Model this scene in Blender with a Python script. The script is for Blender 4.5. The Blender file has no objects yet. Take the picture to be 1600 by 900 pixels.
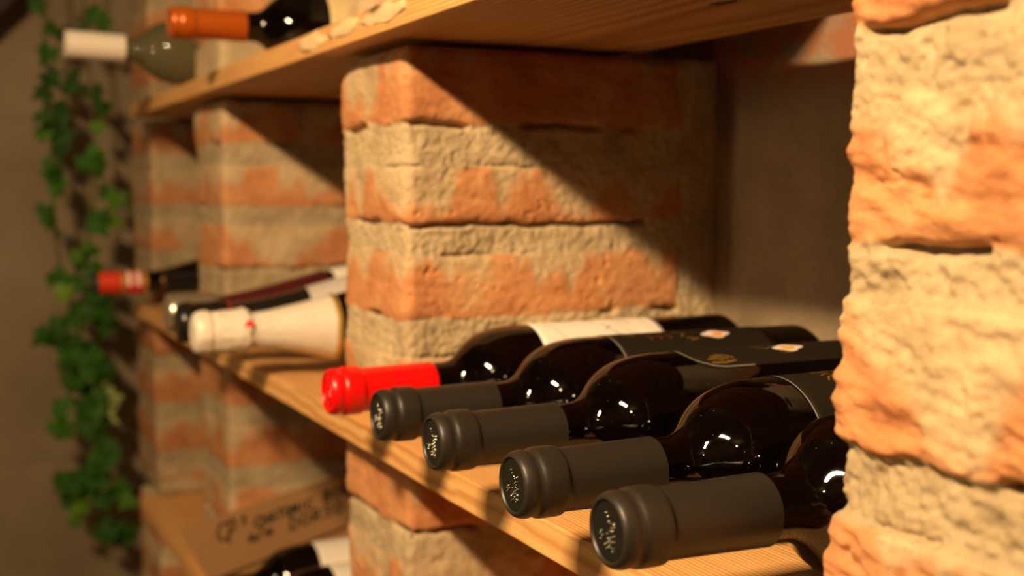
import bpy, math, random
import numpy as np
from mathutils import Vector, Matrix

# ------------------------------------------------------------------ camera, light, exposure
scene = bpy.context.scene
COL = scene.collection
cam_d = bpy.data.cameras.new('camera')
cam = bpy.data.objects.new('camera', cam_d)
COL.objects.link(cam)
cam_d.sensor_width = 36.0
cam_d.lens = 36.0 * 1890.0 / 1600.0
_R = Matrix(((0.43725621, 4.13384622e-04 * 0 - 0.07350836, 0.8963278),
             (0.89933689, 0.03528153, -0.43583067),
             (0.00041338, 0.99667032, 0.08153585)))
cam.matrix_world = Matrix.Translation((0.0, -0.2815, 0.17)) @ _R.to_4x4()
cam_d.clip_start = 0.01
cam_d.dof.use_dof = True
cam_d.dof.focus_distance = 0.555
cam_d.dof.aperture_fstop = 7.0
scene.camera = cam

world = bpy.data.worlds.new('world')
scene.world = world
world.use_nodes = True
world.node_tree.nodes['Background'].inputs[0].default_value = (0.9, 0.6, 0.3, 1)
world.node_tree.nodes['Background'].inputs[1].default_value = 0.02

WARM = (1.0, 0.69, 0.37)


def lamp(name, loc, power, radius, color=WARM):
    l = bpy.data.lights.new(name, 'POINT')
    l.energy = power
    l.shadow_soft_size = radius
    l.color = color
    o = bpy.data.objects.new(name, l)
    o.location = loc
    COL.objects.link(o)
    return o


def strip_lamp(name, loc, target, power, lx, ly, axis=(1, 0, 0)):
    """a short tube fitting, its long side along axis"""
    l = bpy.data.lights.new(name, 'AREA')
    l.shape = 'RECTANGLE'
    l.size, l.size_y = lx, ly
    l.energy = power
    l.color = WARM
    o = bpy.data.objects.new(name, l)
    z = (Vector(loc) - Vector(target)).normalized()
    x = Vector(axis); x = (x - z * x.dot(z)).normalized()
    y = z.cross(x)
    o.matrix_world = Matrix.Translation(loc) @ Matrix((x, y, z)).transposed().to_4x4()
    COL.objects.link(o)
    return o


strip_lamp('cellar_tube', (-0.15, -0.74, 0.79), (-0.75, 0.05, 0.05), 29.0, 0.26, 0.05)
strip_lamp('side_tube', (-0.95, -1.55, 0.42), (-0.55, 0.0, 0.0), 3.6, 0.30, 0.055, (0, 0, 1))
lamp('room_fill', (0.9, -1.35, 1.15), 11.0, 0.04)  # added fill light that lifts the room's ambient, no actual fitting

scene.view_settings.view_transform = 'Standard'
scene.view_settings.look = 'None'
scene.view_settings.gamma = 1.0
scene.view_settings.exposure = 0.0
scene.view_settings.use_curve_mapping = False

G = 0.275      # underside of the upper shelf
T = 0.019      # shelf thickness
YF = 0.024     # front plane of the piers
YB = 0.288     # plane of the back wall
random.seed(4)

# ------------------------------------------------------------------ noise in numpy


def _hash(ix, iy, iz, seed):
    h = (ix.astype(np.int64) * 374761393 + iy.astype(np.int64) * 668265263 + iz.astype(np.int64) * 2147483647 + seed * 974711) & 0xffffffff
    h = ((h ^ (h >> 13)) * 1274126177) & 0xffffffff
    h = ((h ^ (h >> 16)) * 2246822519) & 0xffffffff
    return ((h ^ (h >> 15)) & 0xffffff) / float(0xffffff)


def vnoise(P, seed=0):
    i = np.floor(P).astype(np.int64)
    f = P - i
    u = f * f * f * (f * (f * 6 - 15) + 10)
    r = 0
    for dx in (0, 1):
        wx = u[:, 0] if dx else 1 - u[:, 0]
        for dy in (0, 1):
            wy = u[:, 1] if dy else 1 - u[:, 1]
            for dz in (0, 1):
                wz = u[:, 2] if dz else 1 - u[:, 2]
                r = r + wx * wy * wz * _hash(i[:, 0] + dx, i[:, 1] + dy, i[:, 2] + dz, seed)
    return r * 2 - 1


def fbm(P, freq, octv=4, seed=0, gain=0.5):
    s = 0
    a = 1.0
    t = 0
    Q = P * freq
    for k in range(octv):
        s = s + a * vnoise(Q + 17.3 * k, seed + k)
        t += a
        a *= gain
        Q = Q * 2.03
    return s / t


def sstep(a, b, x):
    t = np.clip((x - a) / (b - a), 0, 1)
    return t * t * (3 - 2 * t)


# ------------------------------------------------------------------ scene helpers
def link(name, me, mat=None, parent=None):
    o = bpy.data.objects.new(name, me)
    COL.objects.link(o)
    if mat is not None:
        me.materials.append(mat)
    if parent is not None:
        o.parent = parent
    return o


def mesh(name, verts, faces, smooth=True):
    me = bpy.data.meshes.new(name)
    me.from_pydata([tuple(v) for v in verts], [], [tuple(f) for f in faces])
    me.update()
    if smooth:
        me.polygons.foreach_set('use_smooth', [True] * len(me.polygons))
    return me


def tag(o, label, cat, group=None):
    o['label'] = label
    o['category'] = cat
    if group:
        o['group'] = group
    return o


def thing(name, label, cat, loc, rot=(0, 0, 0), group=None):
    o = bpy.data.objects.new(name, None)
    o.empty_display_size = 0.02
    COL.objects.link(o)
    o.location = loc
    o.rotation_euler = rot
    return tag(o, label, cat, group)


def structure(o):
    o['kind'] = 'structure'
    return o


def box_mesh(name, x0, x1, y0, y1, z0, z1, bev=0.0):
    import bmesh
    bm = bmesh.new()
    vs = [bm.verts.new((x, y, z)) for x in (x0, x1) for y in (y0, y1) for z in (z0, z1)]
    for f in ((0, 1, 3, 2), (4, 6, 7, 5), (0, 4, 5, 1), (2, 3, 7, 6), (0, 2, 6, 4), (1, 5, 7, 3)):
        bm.faces.new([vs[i] for i in f])
    bmesh.ops.recalc_face_normals(bm, faces=bm.faces)
    if bev > 0:
        bmesh.ops.bevel(bm, geom=list(bm.edges), offset=bev, segments=3, affect='EDGES')
    me = bpy.data.meshes.new(name)
    bm.to_mesh(me)
    bm.free()
    return me


# ------------------------------------------------------------------ materials
def new_mat(name):
    m = bpy.data.materials.new(name)
    m.use_nodes = True
    nt = m.node_tree
    b = nt.nodes['Principled BSDF']
    return m, nt, b


def N(nt, kind, **kw):
    n = nt.nodes.new(kind)
    for k, v in kw.items():
        if k.startswith('i_'):
            key = k[2:]
            key = int(key) if key.isdigit() else key
            n.inputs[key].default_value = v
        else:
            setattr(n, k, v)
    return n


def ramp(nt, stops):
    r = nt.nodes.new('ShaderNodeValToRGB')
    el = r.color_ramp.elements
    while len(el) < len(stops):
        el.new(0.5)
    for e, (p, c) in zip(el, stops):
        e.position = p
        e.color = c if len(c) == 4 else (*c, 1)
    return r


def plain(name, color, rough=0.5, metal=0.0, coat=0.0, bump=0.0, bscale=300.0, spec=0.5):
    m, nt, b = new_mat(name)
    b.inputs['Base Color'].default_value = (*color, 1)
    b.inputs['Roughness'].default_value = rough
    b.inputs['Metallic'].default_value = metal
    b.inputs['Coat Weight'].default_value = coat
    b.inputs['Specular IOR Level'].default_value = spec
    tc = N(nt, 'ShaderNodeTexCoord')
    n = N(nt, 'ShaderNodeTexNoise')
    n.inputs['Scale'].default_value = bscale
    n.inputs['Detail'].default_value = 3
    nt.links.new(tc.outputs['Object'], n.inputs['Vector'])
    # slight tonal variation so nothing reads as flat paint
    mx = N(nt, 'ShaderNodeMixRGB', blend_type='MULTIPLY')
    mx.inputs[0].default_value = 0.12
    mx.inputs[1].default_value = (*color, 1)
    nt.links.new(n.outputs['Fac'], mx.inputs[2])
    nt.links.new(mx.outputs[0], b.inputs['Base Color'])
    if bump:
        bp = N(nt, 'ShaderNodeBump')
        bp.inputs['Strength'].default_value = bump
        bp.inputs['Distance'].default_value = 0.0006
        nt.links.new(n.outputs['Fac'], bp.inputs['Height'])
        nt.links.new(bp.outputs[0], b.inputs['Normal'])
    return m


def brick_material():
    m, nt, b = new_mat('brick_and_mortar')
    L = nt.links.new
    tc = N(nt, 'ShaderNodeTexCoord')
    mort = N(nt, 'ShaderNodeAttribute', attribute_name='mortar')
    tone = N(nt, 'ShaderNodeAttribute', attribute_name='tone')
    n1 = N(nt, 'ShaderNodeTexNoise')
    n1.inputs['Scale'].default_value = 26
    n1.inputs['Detail'].default_value = 8
    n1.inputs['Roughness'].default_value = 0.62
    L(tc.outputs['Object'], n1.inputs['Vector'])
    n2 = N(nt, 'ShaderNodeTexNoise')
    n2.inputs['Scale'].default_value = 420
    n2.inputs['Detail'].default_value = 6
    n2.inputs['Roughness'].default_value = 0.65
    L(tc.outputs['Object'], n2.inputs['Vector'])
    rb = ramp(nt, [(0.25, (0.40, 0.155, 0.065)), (0.42, (0.54, 0.225, 0.092)), (0.58, (0.62, 0.29, 0.125)), (0.76, (0.68, 0.42, 0.22))])
    L(n1.outputs['Fac'], rb.inputs[0])
    rm = ramp(nt, [(0.28, (0.37, 0.28, 0.165)), (0.5, (0.53, 0.405, 0.24)), (0.72, (0.64, 0.50, 0.31))])
    L(n1.outputs['Fac'], rm.inputs[0])
    mix = N(nt, 'ShaderNodeMixRGB')
    L(mort.outputs['Fac'], mix.inputs[0])
    L(rb.outputs[0], mix.inputs[1])
    L(rm.outputs[0], mix.inputs[2])
    hs = N(nt, 'ShaderNodeHueSaturation')
    L(mix.outputs[0], hs.inputs['Color'])
    L(tone.outputs['Fac'], hs.inputs['Value'])
    sp = N(nt, 'ShaderNodeMixRGB', blend_type='OVERLAY')
    sp.inputs[0].default_value = 0.16
    L(hs.outputs[0], sp.inputs[1])
    L(n2.outputs['Fac'], sp.inputs[2])
    L(sp.outputs[0], b.inputs['Base Color'])
    b.inputs['Roughness'].default_value = 0.92
    b.inputs['Specular IOR Level'].default_value = 0.15
    bp = N(nt, 'ShaderNodeBump')
    bp.inputs['Strength'].default_value = 0.55
    bp.inputs['Distance'].default_value = 0.0009
    L(n2.outputs['Fac'], bp.inputs['Height'])
    L(bp.outputs[0], b.inputs['Normal'])
    return m


def wood_material(name, light, dark, rings=1.0):
    m, nt, b = new_mat(name)
    L = nt.links.new
    tc = N(nt, 'ShaderNodeTexCoord')
    # slow warp along the board, so that the grain lines wander
    mw = N(nt, 'ShaderNodeMapping')
    mw.inputs['Scale'].default_value = (1.3, 5, 5)
    L(tc.outputs['Object'], mw.inputs['Vector'])
    nw = N(nt, 'ShaderNodeTexNoise')
    nw.inputs['Scale'].default_value = 1.0
    nw.inputs['Detail'].default_value = 2
    L(mw.outputs[0], nw.inputs['Vector'])
    sep = N(nt, 'ShaderNodeSeparateXYZ')
    L(tc.outputs['Object'], sep.inputs[0])
    # distance from a pith line lying below the board
    y2 = N(nt, 'ShaderNodeMath', operation='ADD')
    y2.inputs[1].default_value = -0.16
    L(sep.outputs['Y'], y2.inputs[0])
    z2 = N(nt, 'ShaderNodeMath', operation='ADD')
    z2.inputs[1].default_value = 0.05
    L(sep.outputs['Z'], z2.inputs[0])
    yy = N(nt, 'ShaderNodeMath', operation='MULTIPLY'); L(y2.outputs[0], yy.inputs[0]); L(y2.outputs[0], yy.inputs[1])
    zz = N(nt, 'ShaderNodeMath', operation='MULTIPLY'); L(z2.outputs[0], zz.inputs[0]); L(z2.outputs[0], zz.inputs[1])
    ad = N(nt, 'ShaderNodeMath', operation='ADD'); L(yy.outputs[0], ad.inputs[0]); L(zz.outputs[0], ad.inputs[1])
    sq = N(nt, 'ShaderNodeMath', operation='SQRT'); L(ad.outputs[0], sq.inputs[0])
    wn = N(nt, 'ShaderNodeMath', operation='MULTIPLY_ADD')
    wn.inputs[1].default_value = 0.009
    L(nw.outputs['Fac'], wn.inputs[0]); L(sq.outputs[0], wn.inputs[2])
    fr = N(nt, 'ShaderNodeMath', operation='MULTIPLY'); fr.inputs[1].default_value = 2500.0 * rings
    L(wn.outputs[0], fr.inputs[0])
    sn = N(nt, 'ShaderNodeMath', operation='SINE'); L(fr.outputs[0], sn.inputs[0])
    h = N(nt, 'ShaderNodeMath', operation='MULTIPLY_ADD'); h.inputs[1].default_value = 0.5; h.inputs[2].default_value = 0.5
    L(sn.outputs[0], h.inputs[0])
    pw = N(nt, 'ShaderNodeMath', operation='POWER'); pw.inputs[1].default_value = 1.6
    L(h.outputs[0], pw.inputs[0])
    # fibres
    mf = N(nt, 'ShaderNodeMapping')
    mf.inputs['Scale'].default_value = (12, 500, 500)
    L(tc.outputs['Object'], mf.inputs['Vector'])
    nf = N(nt, 'ShaderNodeTexNoise')
    nf.inputs['Scale'].default_value = 1.0
    nf.inputs['Detail'].default_value = 4
    L(mf.outputs[0], nf.inputs['Vector'])
    ml = N(nt, 'ShaderNodeMapping')
    ml.inputs['Scale'].default_value = (3, 30, 30)
    L(tc.outputs['Object'], ml.inputs['Vector'])
    nl = N(nt, 'ShaderNodeTexNoise')
    nl.inputs['Scale'].default_value = 1.0
    nl.inputs['Detail'].default_value = 3
    L(ml.outputs[0], nl.inputs['Vector'])
    g0 = N(nt, 'ShaderNodeMath', operation='MULTIPLY_ADD'); g0.inputs[1].default_value = 1.1; g0.inputs[2].default_value = 0.05; L(nl.outputs['Fac'], g0.inputs[0])
    g = N(nt, 'ShaderNodeMath', operation='MULTIPLY'); L(pw.outputs[0], g.inputs[0]); L(g0.outputs[0], g.inputs[1])
    mix = N(nt, 'ShaderNodeMixRGB')
    mix.inputs[1].default_value = (*light, 1)
    mix.inputs[2].default_value = (*dark, 1)
    L(g.outputs[0], mix.inputs[0])
    ov = N(nt, 'ShaderNodeMixRGB', blend_type='OVERLAY'); ov.inputs[0].default_value = 0.35
    L(mix.outputs[0], ov.inputs[1]); L(nf.outputs['Fac'], ov.inputs[2])
    L(ov.outputs[0], b.inputs['Base Color'])
    b.inputs['Roughness'].default_value = 0.55
    b.inputs['Specular IOR Level'].default_value = 0.3
    bp = N(nt, 'ShaderNodeBump')
    bp.inputs['Strength'].default_value = 0.25
    bp.inputs['Distance'].default_value = 0.0004
    L(nf.outputs['Fac'], bp.inputs['Height'])
    L(bp.outputs[0], b.inputs['Normal'])
    return m


def plaster_material(name, c0, c1, c2, scale=5.0, patches=False):
    m, nt, b = new_mat(name)
    L = nt.links.new
    tc = N(nt, 'ShaderNodeTexCoord')
    n1 = N(nt, 'ShaderNodeTexNoise')
    n1.inputs['Scale'].default_value = scale
    n1.inputs['Detail'].default_value = 7
    n1.inputs['Roughness'].default_value = 0.6
    L(tc.outputs['Object'], n1.inputs['Vector'])
    r = ramp(nt, [(0.3, c0), (0.5, c1), (0.72, c2)])
    L(n1.outputs['Fac'], r.inputs[0])
    n2 = N(nt, 'ShaderNodeTexNoise')
    n2.inputs['Scale'].default_value = 260
    n2.inputs['Detail'].default_value = 6
    L(tc.outputs['Object'], n2.inputs['Vector'])
    last = r.outputs[0]
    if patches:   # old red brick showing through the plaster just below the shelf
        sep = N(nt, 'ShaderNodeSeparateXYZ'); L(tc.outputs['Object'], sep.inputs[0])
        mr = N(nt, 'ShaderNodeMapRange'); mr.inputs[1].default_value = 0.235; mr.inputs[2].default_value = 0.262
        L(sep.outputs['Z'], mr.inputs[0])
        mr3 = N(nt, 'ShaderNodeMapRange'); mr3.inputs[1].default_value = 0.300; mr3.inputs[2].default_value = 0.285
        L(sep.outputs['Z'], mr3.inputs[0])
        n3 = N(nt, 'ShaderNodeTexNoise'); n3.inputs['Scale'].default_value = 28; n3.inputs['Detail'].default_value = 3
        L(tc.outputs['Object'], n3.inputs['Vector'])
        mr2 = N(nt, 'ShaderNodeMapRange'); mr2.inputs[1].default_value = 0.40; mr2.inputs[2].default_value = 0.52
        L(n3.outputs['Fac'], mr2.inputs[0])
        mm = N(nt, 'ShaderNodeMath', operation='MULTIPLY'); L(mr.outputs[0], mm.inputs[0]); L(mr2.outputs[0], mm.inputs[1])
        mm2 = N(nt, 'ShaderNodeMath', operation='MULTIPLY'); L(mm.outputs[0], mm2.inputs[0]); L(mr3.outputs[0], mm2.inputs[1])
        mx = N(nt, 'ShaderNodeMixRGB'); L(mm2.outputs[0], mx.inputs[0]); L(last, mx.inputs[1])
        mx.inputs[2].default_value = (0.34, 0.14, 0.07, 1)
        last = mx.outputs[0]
    sp = N(nt, 'ShaderNodeMixRGB', blend_type='OVERLAY'); sp.inputs[0].default_value = 0.2
    L(last, sp.inputs[1]); L(n2.outputs['Fac'], sp.inputs[2])
    L(sp.outputs[0], b.inputs['Base Color'])
    b.inputs['Roughness'].default_value = 0.9
    b.inputs['Specular IOR Level'].default_value = 0.15
    bp = N(nt, 'ShaderNodeBump'); bp.inputs['Strength'].default_value = 0.5; bp.inputs['Distance'].default_value = 0.001
    L(n2.outputs['Fac'], bp.inputs['Height']); L(bp.outputs[0], b.inputs['Normal'])
    return m


def glass_dark(name='dark_bottle_glass', base=(0.0014, 0.0006, 0.0003)):
    m, nt, b = new_mat(name)
    L = nt.links.new
    b.inputs['Base Color'].default_value = (*base, 1)
    b.inputs['Roughness'].default_value = 0.035
    b.inputs['IOR'].default_value = 1.52
    b.inputs['Specular IOR Level'].default_value = 0.55
    # dust specks lift the roughness here and there
    tc = N(nt, 'ShaderNodeTexCoord')
    v = N(nt, 'ShaderNodeTexVoronoi'); v.inputs['Scale'].default_value = 260
    L(tc.outputs['Object'], v.inputs['Vector'])
    r = ramp(nt, [(0.0, (1, 1, 1)), (0.07, (0, 0, 0))])
    L(v.outputs['Distance'], r.inputs[0])
    n = N(nt, 'ShaderNodeTexNoise'); n.inputs['Scale'].default_value = 45
    L(tc.outputs['Object'], n.inputs['Vector'])
    r2 = ramp(nt, [(0.56, (0, 0, 0)), (0.62, (1, 1, 1))])
    L(n.outputs['Fac'], r2.inputs[0])
    mu = N(nt, 'ShaderNodeMath', operation='MULTIPLY'); L(r.outputs[0], mu.inputs[0]); L(r2.outputs[0], mu.inputs[1])
    mx = N(nt, 'ShaderNodeMixRGB'); L(mu.outputs[0], mx.inputs[0])
    mx.inputs[1].default_value = (*base, 1); mx.inputs[2].default_value = (0.35, 0.27, 0.18, 1)
    L(mx.outputs[0], b.inputs['Base Color'])
    return m


def glass_clear():
    m, nt, b = new_mat('pale_olive_glass')
    b.inputs['Base Color'].default_value = (0.50, 0.47, 0.27, 1)
    b.inputs['Roughness'].default_value = 0.04
    b.inputs['Transmission Weight'].default_value = 0.62
    b.inputs['IOR'].default_value = 1.33
    b.inputs['Base Color'].default_value = (0.20, 0.19, 0.10, 1)
    return m


M = {}
M['brick'] = brick_material()
M['shelf'] = wood_material('pine_board', (0.76, 0.43, 0.16), (0.42, 0.155, 0.035))
M['plaster'] = plaster_material('back_plaster', (0.16, 0.12, 0.08), (0.27, 0.20, 0.13), (0.36, 0.28, 0.18), 9, True)
M['concrete'] = plaster_material('cellar_concrete', (0.20, 0.15, 0.09), (0.27, 0.205, 0.125), (0.33, 0.25, 0.16), 3)
M['room'] = plaster_material('room_plaster', (0.12, 0.09, 0.06), (0.22, 0.165, 0.10), (0.34, 0.26, 0.16), 1.6)
M['glass'] = glass_dark()
M['glass_olive'] = glass_clear()
M['cap_dark'] = plain('charcoal_capsule', (0.023, 0.0185, 0.0135), 0.42, bump=0.12, bscale=900, spec=0.45)
M['cap_face'] = plain('embossed_cap_face', (0.010, 0.010, 0.008), 0.33, bump=0.35, bscale=900)
M['cap_red'] = plain('red_capsule', (0.80, 0.004, 0.004), 0.28, spec=0.6)
M['cap_orange'] = plain('copper_orange_capsule', (0.50, 0.10, 0.006), 0.33, metal=0.3)
M['cap_white'] = plain('white_capsule', (0.80, 0.72, 0.62), 0.5)
M['dot'] = plain('embossed_crest_metal', (0.17, 0.165, 0.13), 0.2, metal=0.8)
M['label_cream'] = plain('cream_paper', (0.88, 0.82, 0.72), 0.7, bump=0.1, bscale=500)
M['label_grey'] = plain('grey_white_paper', (0.62, 0.56, 0.50), 0.6)
M['label_yellow'] = plain('yellow_paper', (0.80, 0.62, 0.30), 0.6)
M['label_black'] = plain('black_paper', (0.016, 0.012, 0.008), 0.55, bump=0.1, bscale=700, spec=0.16)
M['label_edge'] = plain('pale_label_edge', (0.42, 0.38, 0.30), 0.5)
M['ink_brown'] = plain('brown_ink', (0.20, 0.13, 0.08), 0.6)
M['ink_red'] = plain('faded_red_ink', (0.65, 0.28, 0.20), 0.6)
M['ink_dimred'] = plain('dark_red_print', (0.22, 0.03, 0.015), 0.5)
M['ink_gold'] = plain('gold_print', (0.42, 0.24, 0.05), 0.35, metal=0.6)
M['ink_white'] = plain('pinkish_white_print', (0.85, 0.70, 0.62), 0.6)
M['ink_orange'] = plain('orange_print', (0.85, 0.28, 0.04), 0.5)
M['ink_yellow'] = plain('yellow_print', (0.80, 0.50, 0.06), 0.5)
M['ink_black'] = plain('black_marker', (0.02, 0.015, 0.01), 0.6)
M['foil_white'] = plain('white_foil', (0.80, 0.72, 0.60), 0.36, bump=0.2, bscale=160)
M['foil_black'] = plain('black_foil', (0.012, 0.010, 0.009), 0.25)
M['foil_silver'] = plain('silver_foil', (0.70, 0.62, 0.48), 0.28, metal=0.85)
M['foil_gold'] = plain('gold_foil', (0.72, 0.45, 0.10), 0.35, metal=0.6)
M['maroon'] = plain('maroon_label', (0.07, 0.005, 0.006), 0.45)
M['band_red'] = plain('orange_red_band', (0.72, 0.045, 0.008), 0.45)
M['band_scarlet'] = plain('scarlet_band', (0.78, 0.008, 0.008), 0.45)
M['label_red'] = plain('brick_red_label', (0.50, 0.10, 0.04), 0.55)
M['dark_tip'] = plain('dark_green_tip', (0.01, 0.03, 0.025), 0.4)
M['card'] = plain('brown_cardboard', (0.36, 0.19, 0.075), 0.8, bump=0.2, bscale=250)
M['leaf'] = None
M['stem'] = plain('ivy_stem', (0.14, 0.10, 0.04), 0.7)
M['beam'] = plain('dark_timber', (0.035, 0.022, 0.012), 0.8, bump=0.3, bscale=40)


def leaf_material():
    m, nt, b = new_mat('ivy_leaf')
    L = nt.links.new
    at = N(nt, 'ShaderNodeAttribute', attribute_name='leaf_tone')
    r = ramp(nt, [(0.0, (0.010, 0.045, 0.003)), (0.45, (0.032, 0.115, 0.005)), (0.8, (0.13, 0.25, 0.012)), (1.0, (0.38, 0.38, 0.15))])
    L(at.outputs['Fac'], r.inputs[0])
    L(r.outputs[0], b.inputs['Base Color'])
    b.inputs['Roughness'].default_value = 0.62
    b.inputs['Specular IOR Level'].default_value = 0.2
    return m


M['leaf'] = leaf_material()

# ------------------------------------------------------------------ masonry


def masonry_mesh(name, x0, x1, yf, yb, z0, z1, courses, cell, seed=0, side_end=0.255,
                 amp=1.0, mortar_rough=1.0, mortar_tone=1.0, lam_amp=1.0, chip=0.0):
    """A rough pier of old brick: vertical rounded walls on three sides, closed top, bottom and back."""
    rc = 0.007
    # perimeter path: left side (back to front), front, right side (front to back)
    path = []

    def seg(ax, ay, bx, by, nx, ny):
        L_ = math.hypot(bx - ax, by - ay)
        n = max(2, int(L_ / cell))
        for i in range(n):
            t = i / n
            path.append((ax + (bx - ax) * t, ay + (by - ay) * t, nx, ny))

    def arc(cx, cy, a0, a1):
        n = max(3, int(rc * abs(a1 - a0) / cell) + 2)
        for i in range(n):
            a = a0 + (a1 - a0) * i / n
            path.append((cx + rc * math.cos(a), cy + rc * math.sin(a), math.cos(a), math.sin(a)))
    seg(x0, yb, x0, yf + rc, -1, 0)
    arc(x0 + rc, yf + rc, math.pi, 1.5 * math.pi)
    seg(x0 + rc, yf, x1 - rc, yf, 0, -1)
    arc(x1 - rc, yf + rc, 1.5 * math.pi, 2 * math.pi)
    seg(x1, yf + rc, x1, yb, 1, 0)
    path.append((x1, yb, 1, 0))
    pa = np.array(path)
    nu = len(pa)
    nz = max(4, int((z1 - z0) / cell))
    zs = np.linspace(z0, z1, nz + 1)
    U, Zi = np.meshgrid(np.arange(nu), np.arange(nz + 1), indexing='xy')
    U = U.ravel(); Zi = Zi.ravel()
    P = np.stack([pa[U, 0], pa[U, 1], zs[Zi]], 1)
    Nn = np.stack([pa[U, 2], pa[U, 3], np.zeros(len(U))], 1)
    S = seed * 31.7
    PS = P + S
    warp = 0.0030 * fbm(PS, 22, 3, seed + 1) + 0.0012 * fbm(PS, 90, 2, seed + 2)
    zz = P[:, 2] + warp
    best = np.full(len(P), -1.0)
    tone = np.full(len(P), mortar_tone)
    push = np.zeros(len(P))
    smear = np.zeros(len(P))
    crev = np.zeros(len(P))
    side = np.abs(Nn[:, 0]) > 0.7
    yend = side_end + 0.008 * fbm(PS, 30, 2, seed + 3)
    for k, crs in enumerate(courses):
        zb, zt, sm, tn = crs[:4]
        pu = crs[4] if len(crs) > 4 else 0.0
        push = push + pu * sstep(zb - 0.004, zb + 0.002, zz) * (1 - sstep(zt - 0.002, zt + 0.004, zz))
        d = np.minimum(zz - zb, zt - zz)
        dy = np.where(side, yend - P[:, 1], 1.0)
        d = np.minimum(d, dy)
        upd = d > best
        best = np.where(upd, d, best)
        tone = np.where(upd & (d > 0), tn, tone)
        # mortar smeared over the brick, more towards its top, running down in drips
        str_p = PS * np.array([1.0, 1.0, 0.17])
        s_ = fbm(str_p, 34, 4, seed + 5 + k) + 0.55 * fbm(PS, 12, 2, seed + 9 + k)
        hgt = (zz - zb) / (zt - zb)
        sv = sstep(-0.10, 0.22, s_ * 0.95 + (hgt - 0.5) * 0.8 + sm + 0.05)
        smear = np.where(upd & (d > 0), sv, smear)
        # open joint just below the brick
        gate = sstep(0.08, 0.24, fbm(PS * np.array([1, 1, 0.2]), 20, 2, seed + 40 + k))
        lat = np.where(side, sstep(-0.004, 0.004, yend - P[:, 1]), 1.0)
        crev = np.maximum(crev, gate * lat * np.exp(-((zz - zb + 0.0012) / 0.0016) ** 2))
        gate2 = sstep(0.14, 0.34, fbm(PS * np.array([1, 1, 0.2]), 24, 2, seed + 70 + k))
        crev = np.maximum(crev, 0.28 * gate2 * lat * np.exp(-((zz - zt - 0.001) / 0.0012) ** 2))
    b = sstep(-0.0008, 0.0010, best)
    big = fbm(PS, 9, 2, seed + 11)
    lump = fbm(PS, 48, 4, seed + 12, 0.55)
    fine = fbm(PS, 190, 4, seed + 13, 0.6)
    lam = fbm(PS @ np.array([[1, 0, 0.45], [0, 1, 0.25], [0, 0, 3.2]]), 42, 4, seed + 14)
    pits = sstep(0.52, 0.72, fbm(PS, 150, 2, seed + 15))
    edge = sstep(0.0, 0.006, best)
    h_b = 0.0002 + 0.0008 * edge + 0.0011 * lam * lam_amp + 0.0008 * fine - 0.0014 * pits + 0.0006 * smear
    grit = fbm(PS, 330, 2, seed + 17)
    h_m = -0.0002 + 0.0021 * lump * mortar_rough + 0.0012 * fine * mortar_rough + 0.0009 * grit * mortar_rough - 0.0015 * sstep(0.35, 0.6, lump)
    crack = sstep(0.015, 0.0, np.abs(fbm(PS @ np.array([[1, 0, .3], [0, 1, .3], [0, 0, 2.0]]), 16, 3, seed + 21)))
    crack *= sstep(0.1, 0.3, fbm(PS, 18, 2, seed + 22))
    bb = b * (1 - 0.55 * smear)
    h = push + bb * h_b + (1 - bb) * h_m + 0.0035 * big - 0.0100 * crev - 0.0016 * crack
    # drop away at the ends of the segment so that the top brick has worn arrises
    ze = np.minimum(P[:, 2] - z0, z1 - P[:, 2])
    h = h * amp - 0.005 * (1 - sstep(0.0, 0.006, ze))
    h = h - chip * np.exp(-((z1 - P[:, 2]) / 0.011) ** 2) * np.exp(-((P[:, 0] - x0) / 0.022) ** 2) * np.exp(-((P[:, 1] - yf) / 0.02) ** 2)
    fade = sstep(0.0, 0.012, yb - P[:, 1])
    V = P + Nn * (h * fade)[:, None]
    V[:, 2] += 0.0015 * amp * fbm(PS, 60, 2, seed + 30) * sstep(0, 0.004, ze)
    mort = np.clip(1 - b + smear * b * 0.88 + 0.0, 0, 1)
    tone = tone * (1 + 0.10 * fbm(PS, 14, 3, seed + 33)) * (1 - 0.0 * crev)
    faces = []
    idx = np.arange(nu * (nz + 1)).reshape(nz + 1, nu)
    q = np.stack([idx[:-1, :-1].ravel(), idx[:-1, 1:].ravel(), idx[1:, 1:].ravel(), idx[1:, :-1].ravel()], 1)
    nq = len(q)
    nv = len(V)
    cb = V[idx[0]].mean(0); ct = V[idx[-1]].mean(0)
    V = np.vstack([V, cb, ct])
    bot = np.stack([idx[0, 1:], idx[0, :-1], np.full(nu - 1, nv)], 1)
    top = np.stack([idx[-1, :-1], idx[-1, 1:], np.full(nu - 1, nv + 1)], 1)
    loops = np.concatenate([q.ravel(), bot.ravel(), top.ravel()]).astype(np.int32)
    starts = np.concatenate([np.arange(nq) * 4, nq * 4 + np.arange(len(bot) + len(top)) * 3]).astype(np.int32)
    return V, loops, starts, np.append(mort, [1, 1]), np.append(tone, [1, 1])


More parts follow.
